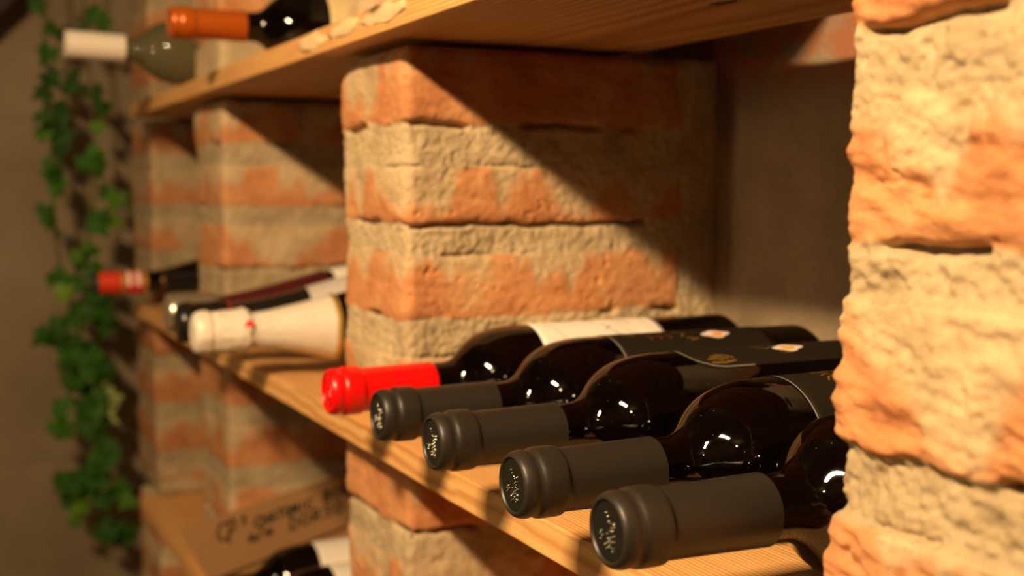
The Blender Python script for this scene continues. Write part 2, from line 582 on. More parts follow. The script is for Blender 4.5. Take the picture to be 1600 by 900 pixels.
def masonry(name, segments, mat):
    """One pier: an Empty at its foot, and one mesh of masonry per storey between the boards."""
    root = bpy.data.objects.new(name, None)
    root.empty_display_size = 0.05
    COL.objects.link(root)
    foot = min((sg[0] for sg in segments), key=lambda V: V[:, 2].min())
    org = np.array([foot[:, 0].mean(), YF, foot[:, 2].min()])
    root.location = tuple(org)
    for V, l, st, m_, t_ in segments:
        me = bpy.data.meshes.new('masonry_section')
        V = V - org
        me.vertices.add(len(V)); me.vertices.foreach_set('co', V.astype(np.float32).ravel())
        me.loops.add(len(l)); me.loops.foreach_set('vertex_index', l.astype(np.int32))
        me.polygons.add(len(st)); me.polygons.foreach_set('loop_start', st.astype(np.int32))
        me.polygons.foreach_set('use_smooth', np.ones(len(st), bool))
        me.update(calc_edges=True)
        me.validate()
        a = me.attributes.new('mortar', 'FLOAT', 'POINT'); a.data.foreach_set('value', m_.astype(np.float32))
        a = me.attributes.new('tone', 'FLOAT', 'POINT'); a.data.foreach_set('value', t_.astype(np.float32))
        link('masonry_section', me, mat, root)
    return root


ZT = G + T            # top of the upper shelf
ZL = -(G + T)         # top of the bottom shelf
def low(sm=0.0, tn=0.97):
    return [(-0.078, -0.024, -0.30 + sm, tn), (-0.150, -0.103, -0.22 + sm, tn), (-0.222, -0.176, -0.25 + sm, tn), (-0.270, -0.245, -0.1, tn)]


# near pier: courses as (bottom, top, mortar smear, tone)
near_mid = [(0.2175, 0.2700, -0.42, 0.94), (0.1455, 0.1850, 0.12, 1.0), (0.0765, 0.1230, -0.16, 1.0), (0.0, 0.0480, -0.22, 1.0)]
o = masonry('brick_pier', [
    masonry_mesh('a', -0.938, -0.80, YF, YB, 0.0, 0.2705, near_mid, 0.00115, 3, mortar_tone=0.95, chip=0.008),
    masonry_mesh('b', -0.938, -0.80, YF, YB, ZL + 0.0005, -T, low(), 0.0022, 5, mortar_tone=0.85),
    masonry_mesh('c', -0.935, -0.80, YF + 0.002, YB, ZT, 0.44, [(0.345, 0.40, -0.1, 1)], 0.004, 6),
], M['brick'])
tag(o, 'rough brick pier with thick smeared mortar behind the red-capped bottle, second pier from the right', 'brick pier')

mid_courses = [(0.222, 0.268, -0.30, 0.95), (0.150, 0.197, -0.2, 0.95), (0.079, 0.128, -0.12, 0.92), (0.0, 0.050, -0.25, 0.92)]
o = masonry('brick_pier', [
    masonry_mesh('a', -1.520, -1.372, YF, YB, 0.0, 0.2705, mid_courses, 0.0028, 12, mortar_tone=0.78),
    masonry_mesh('b', -1.520, -1.372, YF, YB, ZL, -T, low(0.02, 0.85), 0.0032, 15, mortar_tone=0.74),
    masonry_mesh('c', -1.520, -1.375, YF, YB, ZT, 0.46, [(0.345, 0.40, -0.1, 1)], 0.005, 16),
], M['brick'])
tag(o, 'blurred brick pier beside the white-foiled bottle, between the nearest lit pier and the far one', 'brick pier')

far_courses = [(0.222, 0.268, -0.30, 0.78), (0.150, 0.197, 0.1, 0.8), (0.079, 0.128, -0.05, 0.78), (0.0, 0.050, 0.0, 0.8)]
o = masonry('brick_pier', [
    masonry_mesh('a', -2.02, -1.845, YF, YB, 0.0, 0.2705, far_courses, 0.004, 22, mortar_tone=0.68),
    masonry_mesh('b', -2.02, -1.845, YF, YB, ZL, -T, low(0.0, 0.72), 0.004, 25, mortar_tone=0.66),
    masonry_mesh('c', -2.02, -1.845, YF, YB, ZT, 0.56, [(0.325, 0.37, -0.1, .8), (0.395, 0.44, -0.1, .8), (0.47, 0.52, -0.1, .8)], 0.005, 26, mortar_tone=0.7),
    masonry_mesh('d', -2.02, -1.845, YF, YB, -0.60, ZL - T, [(-0.37, -0.32, -0.2, .8), (-0.44, -0.40, -0.2, .8), (-0.52, -0.47, -0.2, .8)], 0.005, 27),
], M['brick'])
tag(o, 'farthest dim brick pier at the left end of the shelves beside the ivy', 'brick pier')

right_courses = [(0.2290, 0.300, -0.40, 0.95), (0.1505, 0.2030, -0.08, 0.98, 0.0), (0.0785, 0.1290, -0.22, 0.98, 0.003), (-0.003, 0.0490, -0.20, 0.98, 0.003)]
o = masonry('brick_pier', [
    masonry_mesh('a', -0.3455, -0.17, YF - 0.002, YB, 0.0, 0.2745, right_courses, 0.0011, 43, mortar_rough=1.25, amp=1.25, mortar_tone=0.80, lam_amp=2.6),
    masonry_mesh('c', -0.3455, -0.17, YF - 0.002, YB, ZT, 0.44, [(0.345, 0.40, -0.1, 1)], 0.006, 46),
    masonry_mesh('b', -0.3455, -0.17, YF - 0.002, YB, ZL, -T, low(), 0.006, 45),
], M['brick'])
tag(o, 'brightly lit rough brick pier filling the right edge, nearest to the viewer', 'brick pier')

# ------------------------------------------------------------------ shelves


def board(name, x0, x1, y0, y1, z0, z1, label, parts=()):
    nx = 220
    prof = []
    bv = 0.0012
    # rounded rectangle in the y,z plane
    for cy, cz, a0 in ((y0 + bv, z0 + bv, math.pi), (y1 - bv, z0 + bv, 1.5 * math.pi), (y1 - bv, z1 - bv, 0), (y0 + bv, z1 - bv, 0.5 * math.pi)):
        for i in range(4):
            a = a0 + i / 3 * math.pi / 2
            prof.append((cy + bv * math.cos(a), cz + bv * math.sin(a)))
    n = len(prof)
    P = []
    for i in range(nx + 1):
        x = x0 + (x1 - x0) * i / nx
        for (y, z) in prof:
            P.append((x, y, z))
    P = np.array(P)
    d = 0.0007 * vnoise(P * np.array([9, 0.5, 0.5]) + 5) + 0.0003 * vnoise(P * np.array([60, 1, 1]))
    P[:, 1] += np.where(P[:, 1] < (y0 + y1) / 2, d, 0)
    F = []
    for i in range(nx):
        for k in range(n):
            k2 = (k + 1) % n
            F.append((i * n + k, (i + 1) * n + k, (i + 1) * n + k2, i * n + k2))
    F.append(tuple(range(n)))
    F.append(tuple(reversed(range(nx * n, nx * n + n))))
    me = mesh(name, P, F, smooth=False)
    o = link(name, me, M['shelf'])
    import bmesh
    bm = bmesh.new(); bm.from_mesh(me); bmesh.ops.recalc_face_normals(bm, faces=bm.faces); bm.to_mesh(me); bm.free()
    tag(o, label, 'shelf')
    return o


upper = board('wooden_shelf', -1.862, 0.75, 0.0, 0.221, G, ZT, 'upper pine shelf board seen from below, across the top of the piers')
board('wooden_shelf', -1.862, 0.75, 0.0, YB - 0.002, -T, 0.0, 'middle pine shelf board carrying the row of dark-capped bottles')
board('wooden_shelf', -1.862, 0.75, 0.0, YB - 0.002, ZL - T, ZL, 'lowest pine shelf board, its edge showing below the cardboard')

# knot on the underside of the upper board and dabs of mortar on its edge


def blob(name, cx, cy, cz, rx, ry, rz, mat, parent, seed=0, seg=20):
    V = [];F = []
    for i in range(seg // 2 + 1):
        t = math.pi * i / (seg // 2)
        for k in range(seg):
            a = 2 * math.pi * k / seg
            V.append((math.sin(t) * math.cos(a), math.sin(t) * math.sin(a), math.cos(t)))
    V = np.array(V)
    w = 1 + 0.55 * fbm(V + seed * 3.1, 2.6, 4, seed)
    V = V * w[:, None] * np.array([rx, ry, rz]) + np.array([cx, cy, cz])
    for i in range(seg // 2):
        for k in range(seg):
            k2 = (k + 1) % seg
            F.append((i * seg + k, (i + 1) * seg + k, (i + 1) * seg + k2, i * seg + k2))
    return link(name, mesh(name, V, F), mat, parent)


M['knot'] = plain('wood_knot', (0.13, 0.05, 0.018), 0.6)
M['dab'] = plain('dried_mortar', (0.78, 0.54, 0.29), 0.9, bump=0.3, bscale=200)
blob('knot', -0.575, 0.13, G + 0.0002, 0.012, 0.0045, 0.0008, M['knot'], upper, 3)
for i, (x, z, rx, rz) in enumerate([(-0.940, 0.286, 0.040, 0.007), (-0.860, 0.287, 0.036, 0.006), (-0.775, 0.287, 0.045, 0.006)]):
    blob('mortar_smear', x, 0.0004, z, rx, 0.0010, rz, M['dab'], upper, 10 + i)

# ------------------------------------------------------------------ room shell


def wall(name, x0, x1, y0, y1, z0, z1, mat):
    o = link(name, box_mesh(name, x0, x1, y0, y1, z0, z1), mat)
    return structure(o)


def rough_back_wall():
    """Plastered back wall with gentle trowel waves."""
    x0, x1, z0, z1 = -2.35, 0.8, -1.25, 1.45
    nx, nz = 420, 330
    xs = np.linspace(x0, x1, nx + 1); zs = np.linspace(z0, z1, nz + 1)
    X, Z = np.meshgrid(xs, zs)
    P = np.stack([X.ravel(), np.full(X.size, YB), Z.ravel()], 1)
    P[:, 1] -= 0.002 * fbm(P, 7, 3, 2) + 0.001 * fbm(P, 30, 3, 3) + 0.001
    i = np.arange(X.size).reshape(nz + 1, nx + 1)
    q = np.stack([i[:-1, :-1].ravel(), i[:-1, 1:].ravel(), i[1:, 1:].ravel(), i[1:, :-1].ravel()], 1)
    nv = len(P)
    P = np.vstack([P, [[x0, YB + .15, z0], [x1, YB + .15, z0], [x1, YB + .15, z1], [x0, YB + .15, z1]]])
    F = [tuple(f) for f in q]
    F += [(nv, nv + 3, nv + 2, nv + 1)]
    me = mesh('wall_back', P, F)
    return structure(link('wall_back', me, M['plaster']))


rough_back_wall()


def left_wall():
    """Cast concrete end wall with faint shuttering joints, behind the ivy."""
    ya, yb, z0, z1 = -1.95, 0.45, -1.25, 1.45
    ny, nz = 260, 300
    ys = np.linspace(ya, yb, ny + 1); zs = np.linspace(z0, z1, nz + 1)
    Y, Z = np.meshgrid(ys, zs)
    P = np.stack([np.full(Y.size, -2.28), Y.ravel(), Z.ravel()], 1)
    h = 0.004 * fbm(P, 5, 3, 61) + 0.0015 * fbm(P, 25, 3, 63)
    for zj in (-0.62, -0.32, -0.02, 0.28, 0.58):
        h -= 0.004 * np.exp(-((P[:, 2] - zj) / 0.004) ** 2)
    P[:, 0] += h
    i = np.arange(Y.size).reshape(nz + 1, ny + 1)
    q = np.stack([i[:-1, :-1].ravel(), i[:-1, 1:].ravel(), i[1:, 1:].ravel(), i[1:, :-1].ravel()], 1)
    nv = len(P)
    P = np.vstack([P, [[-2.43, ya, z0], [-2.43, yb, z0], [-2.43, yb, z1], [-2.43, ya, z1]]])
    F = [tuple(f) for f in q] + [(nv, nv + 3, nv + 2, nv + 1)]
    return structure(link('wall_left', mesh('wall_left', P, F), M['concrete']))


left_wall()
wall('wall_opposite', -2.43, 1.95, -2.1, -1.95, -1.25, 1.45, M['room'])
wall('wall_right', 1.8, 1.95, -1.95, 0.45, -1.25, 1.45, M['room'])
wall('floor', -2.43, 1.95, -2.1, 0.45, -1.40, -1.25, M['room'])
wall('ceiling', -2.43, 1.95, -2.1, 0.45, 1.45, 1.60, M['room'])

# ------------------------------------------------------------------ bottles


def lathe(name, prof, mat, parent, seg=72, dz=0.0, axis_z=0.0, close=True):
    """prof: list of (y, r); the axis runs along +Y at height axis_z."""
    V, F = [], []
    for (y, r) in prof:
        for k in range(seg):
            a = 2 * math.pi * k / seg
            V.append((r * math.sin(a), y, axis_z + r * math.cos(a)))
    n = len(prof)
    for i in range(n - 1):
        for k in range(seg):
            k2 = (k + 1) % seg
            F.append((i * seg + k, i * seg + k2, (i + 1) * seg + k2, (i + 1) * seg + k))
    if close:
        F.append(tuple(reversed(range(seg))))
        F.append(tuple(range((n - 1) * seg, n * seg)))
    me = mesh(name, V, F)
    import bmesh
    bm = bmesh.new(); bm.from_mesh(me)
    bmesh.ops.recalc_face_normals(bm, faces=bm.faces)
    for f in bm.faces:
        if len(f.verts) > 4:
            f.smooth = False
    for e in bm.edges:
        if len(e.link_faces) == 2 and e.calc_face_angle(0) > 0.7:
            e.smooth = False
    bm.to_mesh(me); bm.free()
    return link(name, me, mat, parent)


def dense(pts, n=6):
    """Catmull-Rom through pts, so that profiles stay soft."""
    out = []
    p = [pts[0]] + list(pts) + [pts[-1]]
    for i in range(1, len(p) - 2):
        for k in range(n):
            t = k / n
            a = []
            for c in (0, 1):
                p0, p1, p2, p3 = p[i - 1][c], p[i][c], p[i + 1][c], p[i + 2][c]
                a.append(0.5 * ((2 * p1) + (-p0 + p2) * t + (2 * p0 - 5 * p1 + 4 * p2 - p3) * t * t + (-p0 + 3 * p1 - 3 * p2 + p3) * t ** 3))
            out.append((a[0], max(a[1], 0.0005)))
    out.append(pts[-1])
    return out


def bordeaux(R, L, rn=0.0146, y1=0.086, y2=0.140):
    pr = [(0.004, 0.0125), (0.02, 0.0128), (0.07, 0.0135), (0.074, rn - 0.0004), (y1 - 0.006, rn)]
    ya, yb_ = y1 - 0.006, y2
    pa_, pb_ = ya + 0.36 * (yb_ - ya), ya + 0.20 * (yb_ - ya)
    for i in range(1, 33):
        t = i / 32
        u = 1 - t
        pr.append((u ** 3 * ya + 3 * u * u * t * pa_ + 3 * u * t * t * pb_ + t ** 3 * yb_, (u ** 3 + 3 * u * u * t) * rn + (3 * u * t * t + t ** 3) * R))
    pr += [(y2 + 0.03, R), (L - 0.05, R), (L - 0.012, R)]
    for i in range(1, 8):
        a = i / 7 * math.pi / 2
        pr.append((L - 0.010 + 0.010 * math.sin(a), R - 0.009 + 0.009 * math.cos(a)))
    pr += [(L - 0.001, R - 0.013), (L - 0.012, R - 0.020), (L - 0.022, 0.004)]
    return pr


CAP_PROFILE = [(0.0010, 0.0118), (0.0001, 0.0124), (0.0, 0.0130), (0.0008, 0.0142), (0.0026, 0.0150), (0.0046, 0.01535), (0.0062, 0.0152),
               (0.0076, 0.01495), (0.0090, 0.0152), (0.0106, 0.0159), (0.0124, 0.0161), (0.0160, 0.0161), (0.0200, 0.0160), (0.0216, 0.0157),
               (0.0226, 0.0149), (0.0240, 0.01455), (0.030, 0.0146), (0.050, 0.0149), (0.0715, 0.0153), (0.0723, 0.0152), (0.0723, 0.0138)]


def cap_dots(kind, seed):
    rnd = random.Random(seed)
    pts = []
    if kind == 'lion':
        base = [(-0.1, .62), (-.02, .5), (.1, .35), (.22, .3), (.3, .2), (.2, .1), (.3, 0), (.38, -.12), (.2, -.16), (.3, -.28), (.42, -.3), (.12, -.32), (-.4, -.1), (-.5, -.2),
                (-.36, -.24), (-.44, -.36), (-.28, -.2), (0, -.1), (.06, -.24), (.2, -.44), (.26, -.55), (.36, -.62), (.44, -.5), (.1, -.5), (-.06, -.62), (-.16, -.5), (.46, .22), (.4, .36),
                (.02, -.4), (.3, .08), (.48, -.05)]
        for (a, b) in base:
            pts.append((a + rnd.uniform(-.03, .03), b + rnd.uniform(-.03, .03), rnd.uniform(.045, .075)))
    return pts


def flat_dots(name, pts, R, mat, parent, axis_z):
    V, F = [], []
    for (a, b, s) in pts:
        cx, cz = a * R, axis_z + b * R
        rr = s * R
        base = len(V)
        n = 8
        V.append((cx, -0.0003, cz))
        for ring, (fr, y) in enumerate(((0.6, -0.0002), (1.0, 0.0004))):
            for k in range(n):
                t = 2 * math.pi * k / n
                V.append((cx + rr * fr * math.cos(t) * 1.0, y + 0.0004, cz + rr * fr * math.sin(t)))
        for k in range(n):
            k2 = (k + 1) % n
            F.append((base, base + 1 + k2, base + 1 + k))
            F.append((base + 1 + k, base + 1 + k2, base + 1 + n + k2, base + 1 + n + k))
    return link(name, mesh(name, V, F), mat, parent)


def cyl_point(R, ang, y, axis_z, lift):
    """ang in radians from straight up, positive towards +X."""
    r = R + lift
    return (r * math.sin(ang), y, axis_z + r * math.cos(ang))


def cyl_label(name, R, y0, y1, a0, a1, mat, parent, axis_z, lift=0.00035, corner=0.0, na=60, ny=26):
    """A paper label wrapped on the bottle, optional rounded corners (metres)."""
    V, F = [], []
    w = abs(a1 - a0) * R
    for j in range(ny + 1):
        y = y0 + (y1 - y0) * j / ny
        cut = 0.0
        e = min(y - y0, y1 - y)
        if corner > 0 and e < corner:
            cut = corner - math.sqrt(max(0, corner ** 2 - (corner - e) ** 2))
        for i in range(na + 1):
            t = i / na
            s = cut + (w - 2 * cut) * t
            V.append(cyl_point(R, a0 + (a1 - a0) * s / w, y, axis_z, lift))
    n1 = len(V)
    for v in list(V):   # underside, so that the paper has thickness
        d = Vector((v[0], 0, v[2] - axis_z)).normalized() * (lift * 0.8)
        V.append((v[0] - d.x, v[1], v[2] - d.z))
    for j in range(ny):
        for i in range(na):
            a = j * (na + 1) + i
            F.append((a, a + 1, a + na + 2, a + na + 1))
            F.append((n1 + a, n1 + a + na + 1, n1 + a + na + 2, n1 + a + 1))
    rim = [i for i in range(na + 1)] + [j * (na + 1) + na for j in range(1, ny + 1)] + [ny * (na + 1) + i for i in range(na - 1, -1, -1)] + [j * (na + 1) for j in range(ny - 1, 0, -1)]
    for k in range(len(rim)):
        a, b = rim[k], rim[(k + 1) % len(rim)]
        F.append((a, n1 + a, n1 + b, b))
    return link(name, mesh(name, V, F), mat, parent)


def cyl_strokes(name, R, strokes, mat, parent, axis_z, width=0.0008, lift=0.0006, closed_fill=False):
    """strokes: list of polylines of (y, ang) drawn as thin ribbons of ink on the bottle."""
    V, F = [], []
    for st in strokes:
        pts = [Vector((y, a * R)) for (y, a) in st]
        # subdivide
        sub = []
        for p, q in zip(pts[:-1], pts[1:]):
            m = max(1, int((q - p).length / 0.0015))
            for k in range(m):
                sub.append(p.lerp(q, k / m))
        sub.append(pts[-1])
        base = len(V)
        for i, p in enumerate(sub):
            d = (sub[min(i + 1, len(sub) - 1)] - sub[max(i - 1, 0)])
            d = d.normalized() if d.length > 0 else Vector((1, 0))
            nn = Vector((-d.y, d.x)) * width / 2
            for s in (1, -1):
                q = p + nn * s
                V.append(cyl_point(R, q.y / R, q.x, axis_z, lift))
        for i in range(len(sub) - 1):
            F.append((base + 2 * i, base + 2 * i + 1, base + 2 * i + 3, base + 2 * i + 2))
    return link(name, mesh(name, V, F), mat, parent)


def cyl_fan(name, R, center, outline, mat, parent, axis_z, lift=0.0006):
    V = [cyl_point(R, center[1], center[0], axis_z, lift)]
    rings = 3
    n = len(outline)
    for r in range(1, rings + 1):
        for (dy, ds) in outline:
            V.append(cyl_point(R, center[1] + ds / R * r / rings, center[0] + dy * r / rings, axis_z, lift))
    F = [(0, 1 + k, 1 + (k + 1) % n) for k in range(n)]
    for r in range(rings - 1):
        for k in range(n):
            k2 = (k + 1) % n
            F.append((1 + r * n + k, 1 + (r + 1) * n + k, 1 + (r + 1) * n + k2, 1 + r * n + k2))
    return link(name, mesh(name, V, F), mat, parent)


def wine_bottle(label, loc, R=0.0385, L=0.312, rot=(0, 0, 0), glass='glass', cap='cap_dark', face='cap_face', dots=True, group=None, seed=1, dot_mat='dot', prof=None):
    """Bottle lying on its side, mouth at y=0, body resting on z=0 of its own frame."""
    t = thing('wine_bottle', label, 'bottle', loc, rot, group)
    az = R
    g = lathe('glass_body', dense(prof or bordeaux(R, L), 2), M[glass], t, 96, axis_z=az)
    c = lathe('capsule', dense(CAP_PROFILE, 3), M[cap], t, 80, axis_z=az, close=False)
    f = lathe('cap_face', [(0.0014, 0.0121), (0.0009, 0.0116), (0.0009, 0.008), (0.0009, 0.004), (0.0009, 0.0006)], M[face], c, 64, axis_z=az)
    if dots:
        flat_dots('embossed_crest', cap_dots('lion', seed), 0.0112, M[dot_mat], f, az)
    return t, g, c, f, az


GR = 'dark wine bottles lying side by side on the middle shelf'

# row at the front, from nearest to farthest
XS = dict(b5=-0.395, b4=-0.4765, b3=-0.5765, b2=-0.6595, red=-0.757)


def crest_outline(s):
    return [(s * 1.5 * math.cos(a) * (1 + 0.14 * math.cos(4 * a)), s * 0.75 * math.sin(a) * (1 + 0.14 * math.cos(4 * a))) for a in [2 * math.pi * k / 28 for k in range(28)]]


def oval(a, b, n=24):
    return [(a * math.cos(2 * math.pi * k / n), b * math.sin(2 * math.pi * k / n)) for k in range(n)]


t, g, c, f, az = wine_bottle('nearest bottle with a large charcoal cap, half hidden behind the bright pier', (XS['b5'], -0.0490, 0), seed=5, group=GR)
cyl_label('label', 0.0385, 0.162, 0.27, -1.9, 1.9, M['label_black'], t, az)

t, g, c, f, az = wine_bottle('charcoal-capped bottle second from the right, its dark label edged in a pale line', (XS['b4'], -0.0500, 0), seed=4, group=GR)
lb = cyl_label('label', 0.0385, 0.146, 0.262, -1.9, 2.0, M['label_black'], t, az)
cyl_strokes('label_edge', 0.0385, [[(0.1463, -1.9 + 3.9 * i / 40) for i in range(41)]], M['label_edge'], lb, az, 0.0005)
rays = []
rr = random.Random(2)
for k in range(15):
    a = 2 * math.pi * k / 15
    l = rr.uniform(0.010, 0.017)
    rays.append([(0.181 + math.cos(a) * 0.005, 0.08 + math.sin(a) * 0.005 / 0.0385),
                 (0.181 + math.cos(a + .15) * l * .7, 0.08 + math.sin(a + .15) * l * .7 / 0.0385),
                 (0.181 + math.cos(a) * l, 0.08 + math.sin(a) * l / 0.0385)])
cyl_strokes('gold_sunburst', 0.0385, rays, M['ink_gold'], lb, az, 0.0010)

t, g, c, f, az = wine_bottle('charcoal-capped middle bottle of the row, dark label with a round gold and white crest', (XS['b3'], -0.0480, 0), seed=3, group=GR)
lb = cyl_label('label', 0.0385, 0.150, 0.272, -1.3, 0.62, M['label_black'], t, az, corner=0.016)
cyl_strokes('label_edge', 0.0385, [[(0.1505, -1.2 + 1.45 * i / 20) for i in range(21)], [(0.1508, 0.25), (0.152, 0.36), (0.156, 0.47), (0.163, 0.57), (0.17, 0.61), (0.19, 0.613)]], M['label_edge'], lb, az, 0.0005)
cr = cyl_fan('crest', 0.0385, (0.224, 0.22), crest_outline(0.0066), M['ink_white'], lb, az, 0.0007)
cyl_fan('crest_centre', 0.0385, (0.224, 0.22), oval(0.0050, 0.0030), M['ink_yellow'], cr, az, 0.0009)
cyl_strokes('gold_emblem', 0.0385, [[(0.162, 0.42), (0.168, 0.40), (0.172, 0.46)], [(0.165, 0.34), (0.171, 0.36), (0.176, 0.44)], [(0.169, 0.3), (0.176, 0.34), (0.180, 0.42)],
                                    [(0.163, 0.50), (0.172, 0.52), (0.180, 0.48)]], M['ink_gold'], lb, az, 0.0014)
cyl_strokes('gold_print', 0.0385, [[(0.20, .1), (0.208, .22), (0.216, .1)], [(0.204, .05), (0.212, .05)], [(0.215, .34), (0.222, .30)], [(0.217, .38), (0.224, .36)]], M['ink_gold'], lb, az, 0.0008)

t, g, c, f, az = wine_bottle('charcoal-capped bottle right beside the red-capped one, dark label with a small white crest', (XS['b2'], -0.0480, 0), seed=2, group=GR)
lb = cyl_label('label', 0.0385, 0.152, 0.268, -1.5, 1.5, M['label_black'], t, az, corner=0.004)
cyl_strokes('label_edge', 0.0385, [[(0.1523, -1.4 + 2.8 * i / 30) for i in range(31)]], M['label_edge'], lb, az, 0.0005)
cr = cyl_fan('crest', 0.0385, (0.229, 0.30), crest_outline(0.0066), M['ink_white'], lb, az, 0.0007)
cyl_fan('crest_centre', 0.0385, (0.230, 0.33), oval(0.0042, 0.0026), M['ink_orange'], cr, az, 0.0009)
cyl_strokes('red_print', 0.0385, [[(0.178 + 0.007 * k, 0.22), (0.181 + 0.007 * k, 0.30), (0.179 + 0.007 * k, 0.36)] for k in range(3)], M['ink_dimred'], lb, az, 0.0010)
cyl_strokes('gold_print', 0.0385, [[(0.165, 0.1), (0.170, 0.2)], [(0.200, 0.10), (0.207, 0.22), (0.202, 0.33)], [(0.205, 0.36), (0.212, 0.42)], [(0.207, 0.45), (0.214, 0.40)]], M['ink_gold'], lb, az, 0.0010)

t, g, c, f, az = wine_bottle('bottle with a bright red capsule and cream label against the brick pier', (XS['red'], -0.0480, 0), R=0.0375, L=0.318, cap='cap_red', face='cap_red', dots=False)
f['label'] = 'red embossed face'
ring = [[(0.0088 * math.cos(2 * math.pi * k / 24), 0.0088 * math.sin(2 * math.pi * k / 24)) for k in range(25)]]


def face_strokes(name, polys, mat, parent, axis_z, w=0.0006):
    V, F = [], []
    for st in polys:
        for p, q in zip(st[:-1], st[1:]):
            p = Vector(p); q = Vector(q)
            d = (q - p).normalized(); n = Vector((-d.y, d.x)) * w / 2
            b_ = len(V)
            for a in (p + n, q + n, q - n, p - n):
                V.append((a.x, 0.0003, axis_z + a.y))
            m = (p + q) / 2
            for a in (p, q):
                V.append((a.x, 0.0000, axis_z + a.y))
            for a in (p + n, q + n, q - n, p - n):
                V.append((a.x, 0.00088, axis_z + a.y))
            F += [(b_, b_ + 1, b_ + 5, b_ + 4), (b_ + 4, b_ + 5, b_ + 2, b_ + 3), (b_ + 6, b_ + 7, b_ + 1, b_), (b_ + 3, b_ + 2, b_ + 8, b_ + 9)]
    return link(name, mesh(name, V, F), mat, parent)


face_strokes('embossed_crest', ring + [[(-0.003, 0.006), (0.003, 0.004), (-0.002, 0.0), (0.004, -0.003), (-0.001, -0.006)], [(-0.005, -0.001), (-0.004, 0.003)], [(0.004, 0.0015), (0.006, -0.002)]], M['cap_red'], f, az)
lb = cyl_label('label', 0.0375, 0.146, 0.246, -1.7, 1.7, M['label_cream'], t, az)


def rot_text(lines):
    return lines


cyl_strokes('brown_print', 0.0375, [
    [(0.200, .30), (0.2035, .42), (0.2, .50)], [(0.204, .50), (0.2075, .60)], [(0.2065, .38), (0.203, .45)], [(0.206, .62), (0.210, .66), (0.207, .72)],
    [(0.190, .02), (0.194, .08)], [(0.193, .12), (0.196, .18)], [(0.218, .15), (0.222, .25)], [(0.220, .3), (0.223, .36)]] +
    [[(0.166 + 0.0022 * k, -0.06), (0.1685 + 0.0022 * k, 0.06)] for k in range(7)], M['ink_brown'], lb, az, 0.0007)
cyl_strokes('red_print', 0.0375, [[(0.2085, .0), (0.214, .10)], [(0.213, .12), (0.217, .2)], [(0.157, .1), (0.165, .7)], [(0.212, .3), (0.219, .62)], [(0.2335, .0), (0.236, .25)], [(0.234, .3), (0.239, .6)]], M['ink_red'], lb, az, 0.0006)

# two bottles lying low on the bottom shelf
GL = 'bottles with plain white labels on the lowest shelf'
for i, (x, y, sd) in enumerate([(-1.262, -0.060, 7), (-1.176, -0.068, 8)]):
    t, g, c, f, az = wine_bottle(('dark bottle with a wide white label lying against the cardboard on the lowest shelf', 'dark white-labelled bottle at the bottom edge, nearer than the one against the cardboard')[i],
                                 (x, y, ZL), seed=sd, group=GL)
    cyl_label('label', 0.0385, 0.150, 0.262, -1.8, 1.8, M['label_cream'], t, az)

# two unseen bottles added to shade the back wall, then the orange-capped bottle
for bx, lab_ in ((-0.6805, 'unseen dark bottle added to shade the back wall, nearer to the bright pier'), (-0.758, 'unseen dark bottle added to shade the back wall, nearer to the brick pier')):
    wine_bottle(lab_, (bx, -0.045, ZT), dots=False, group='unseen bottles added to shade the back wall')
t, g, c, f, az = wine_bottle('dark bottle with a glossy orange capsule on the upper shelf', (-1.225, -0.058, ZT), cap='cap_orange', face='cap_orange', dots=False)
cyl_label('label', 0.0385, 0.152, 0.25, -2.0, 2.2, M['label_yellow'], t, az)

# pale bottle with a long white capsule, farthest on the upper shelf
WB_X, WB_Y, WB_TILT = -1.566, -0.122, -0.0
t = thing('wine_bottle', 'pale olive glass bottle with a long white capsule, leftmost on the upper shelf', 'bottle', (WB_X, WB_Y, ZT + 0.0095), (-0.031, 0, 0))
az = 0.041
pr = bordeaux(0.041, 0.315, 0.0135, 0.078, 0.150)
lathe('glass_body', dense(pr, 2), M['glass_olive'], t, 80, axis_z=az)
capw = [(0.0, 0.0008), (0.0, 0.014), (0.0006, 0.0158)]
for k in range(34):
    y = 0.001 + 0.068 * k / 33
    capw.append((y, 0.0166 + (0.00035 if (k % 4) < 2 else -0.0002)))
capw += [(0.0700, 0.0164), (0.0704, 0.0138)]
lathe('capsule', capw, M['cap_white'], t, 64, axis_z=az, close=False)

# ------------------------------------------------------------------ sparkling bottles on the middle shelf, second bay


def champagne_profile(R, L):
    return dense([(0.004, 0.0135), (0.03, 0.0135), (0.05, 0.0138), (0.075, 0.0172), (0.105, 0.0232), (0.135, 0.0305), (0.165, 0.0378), (0.19, 0.0420), (0.205, R), (0.25, R), (L - 0.012, R), (L - 0.003, R - 0.005), (L, R - 0.012), (L - 0.02, 0.012), (L - 0.03, 0.003)], 5)


def prof_r(prof, y):
    for (a, ra), (b, rb) in zip(prof[:-1], prof[1:]):
        if a <= y <= b and b > a:
            return ra + (rb - ra) * (y - a) / (b - a)
    return prof[-1][1]


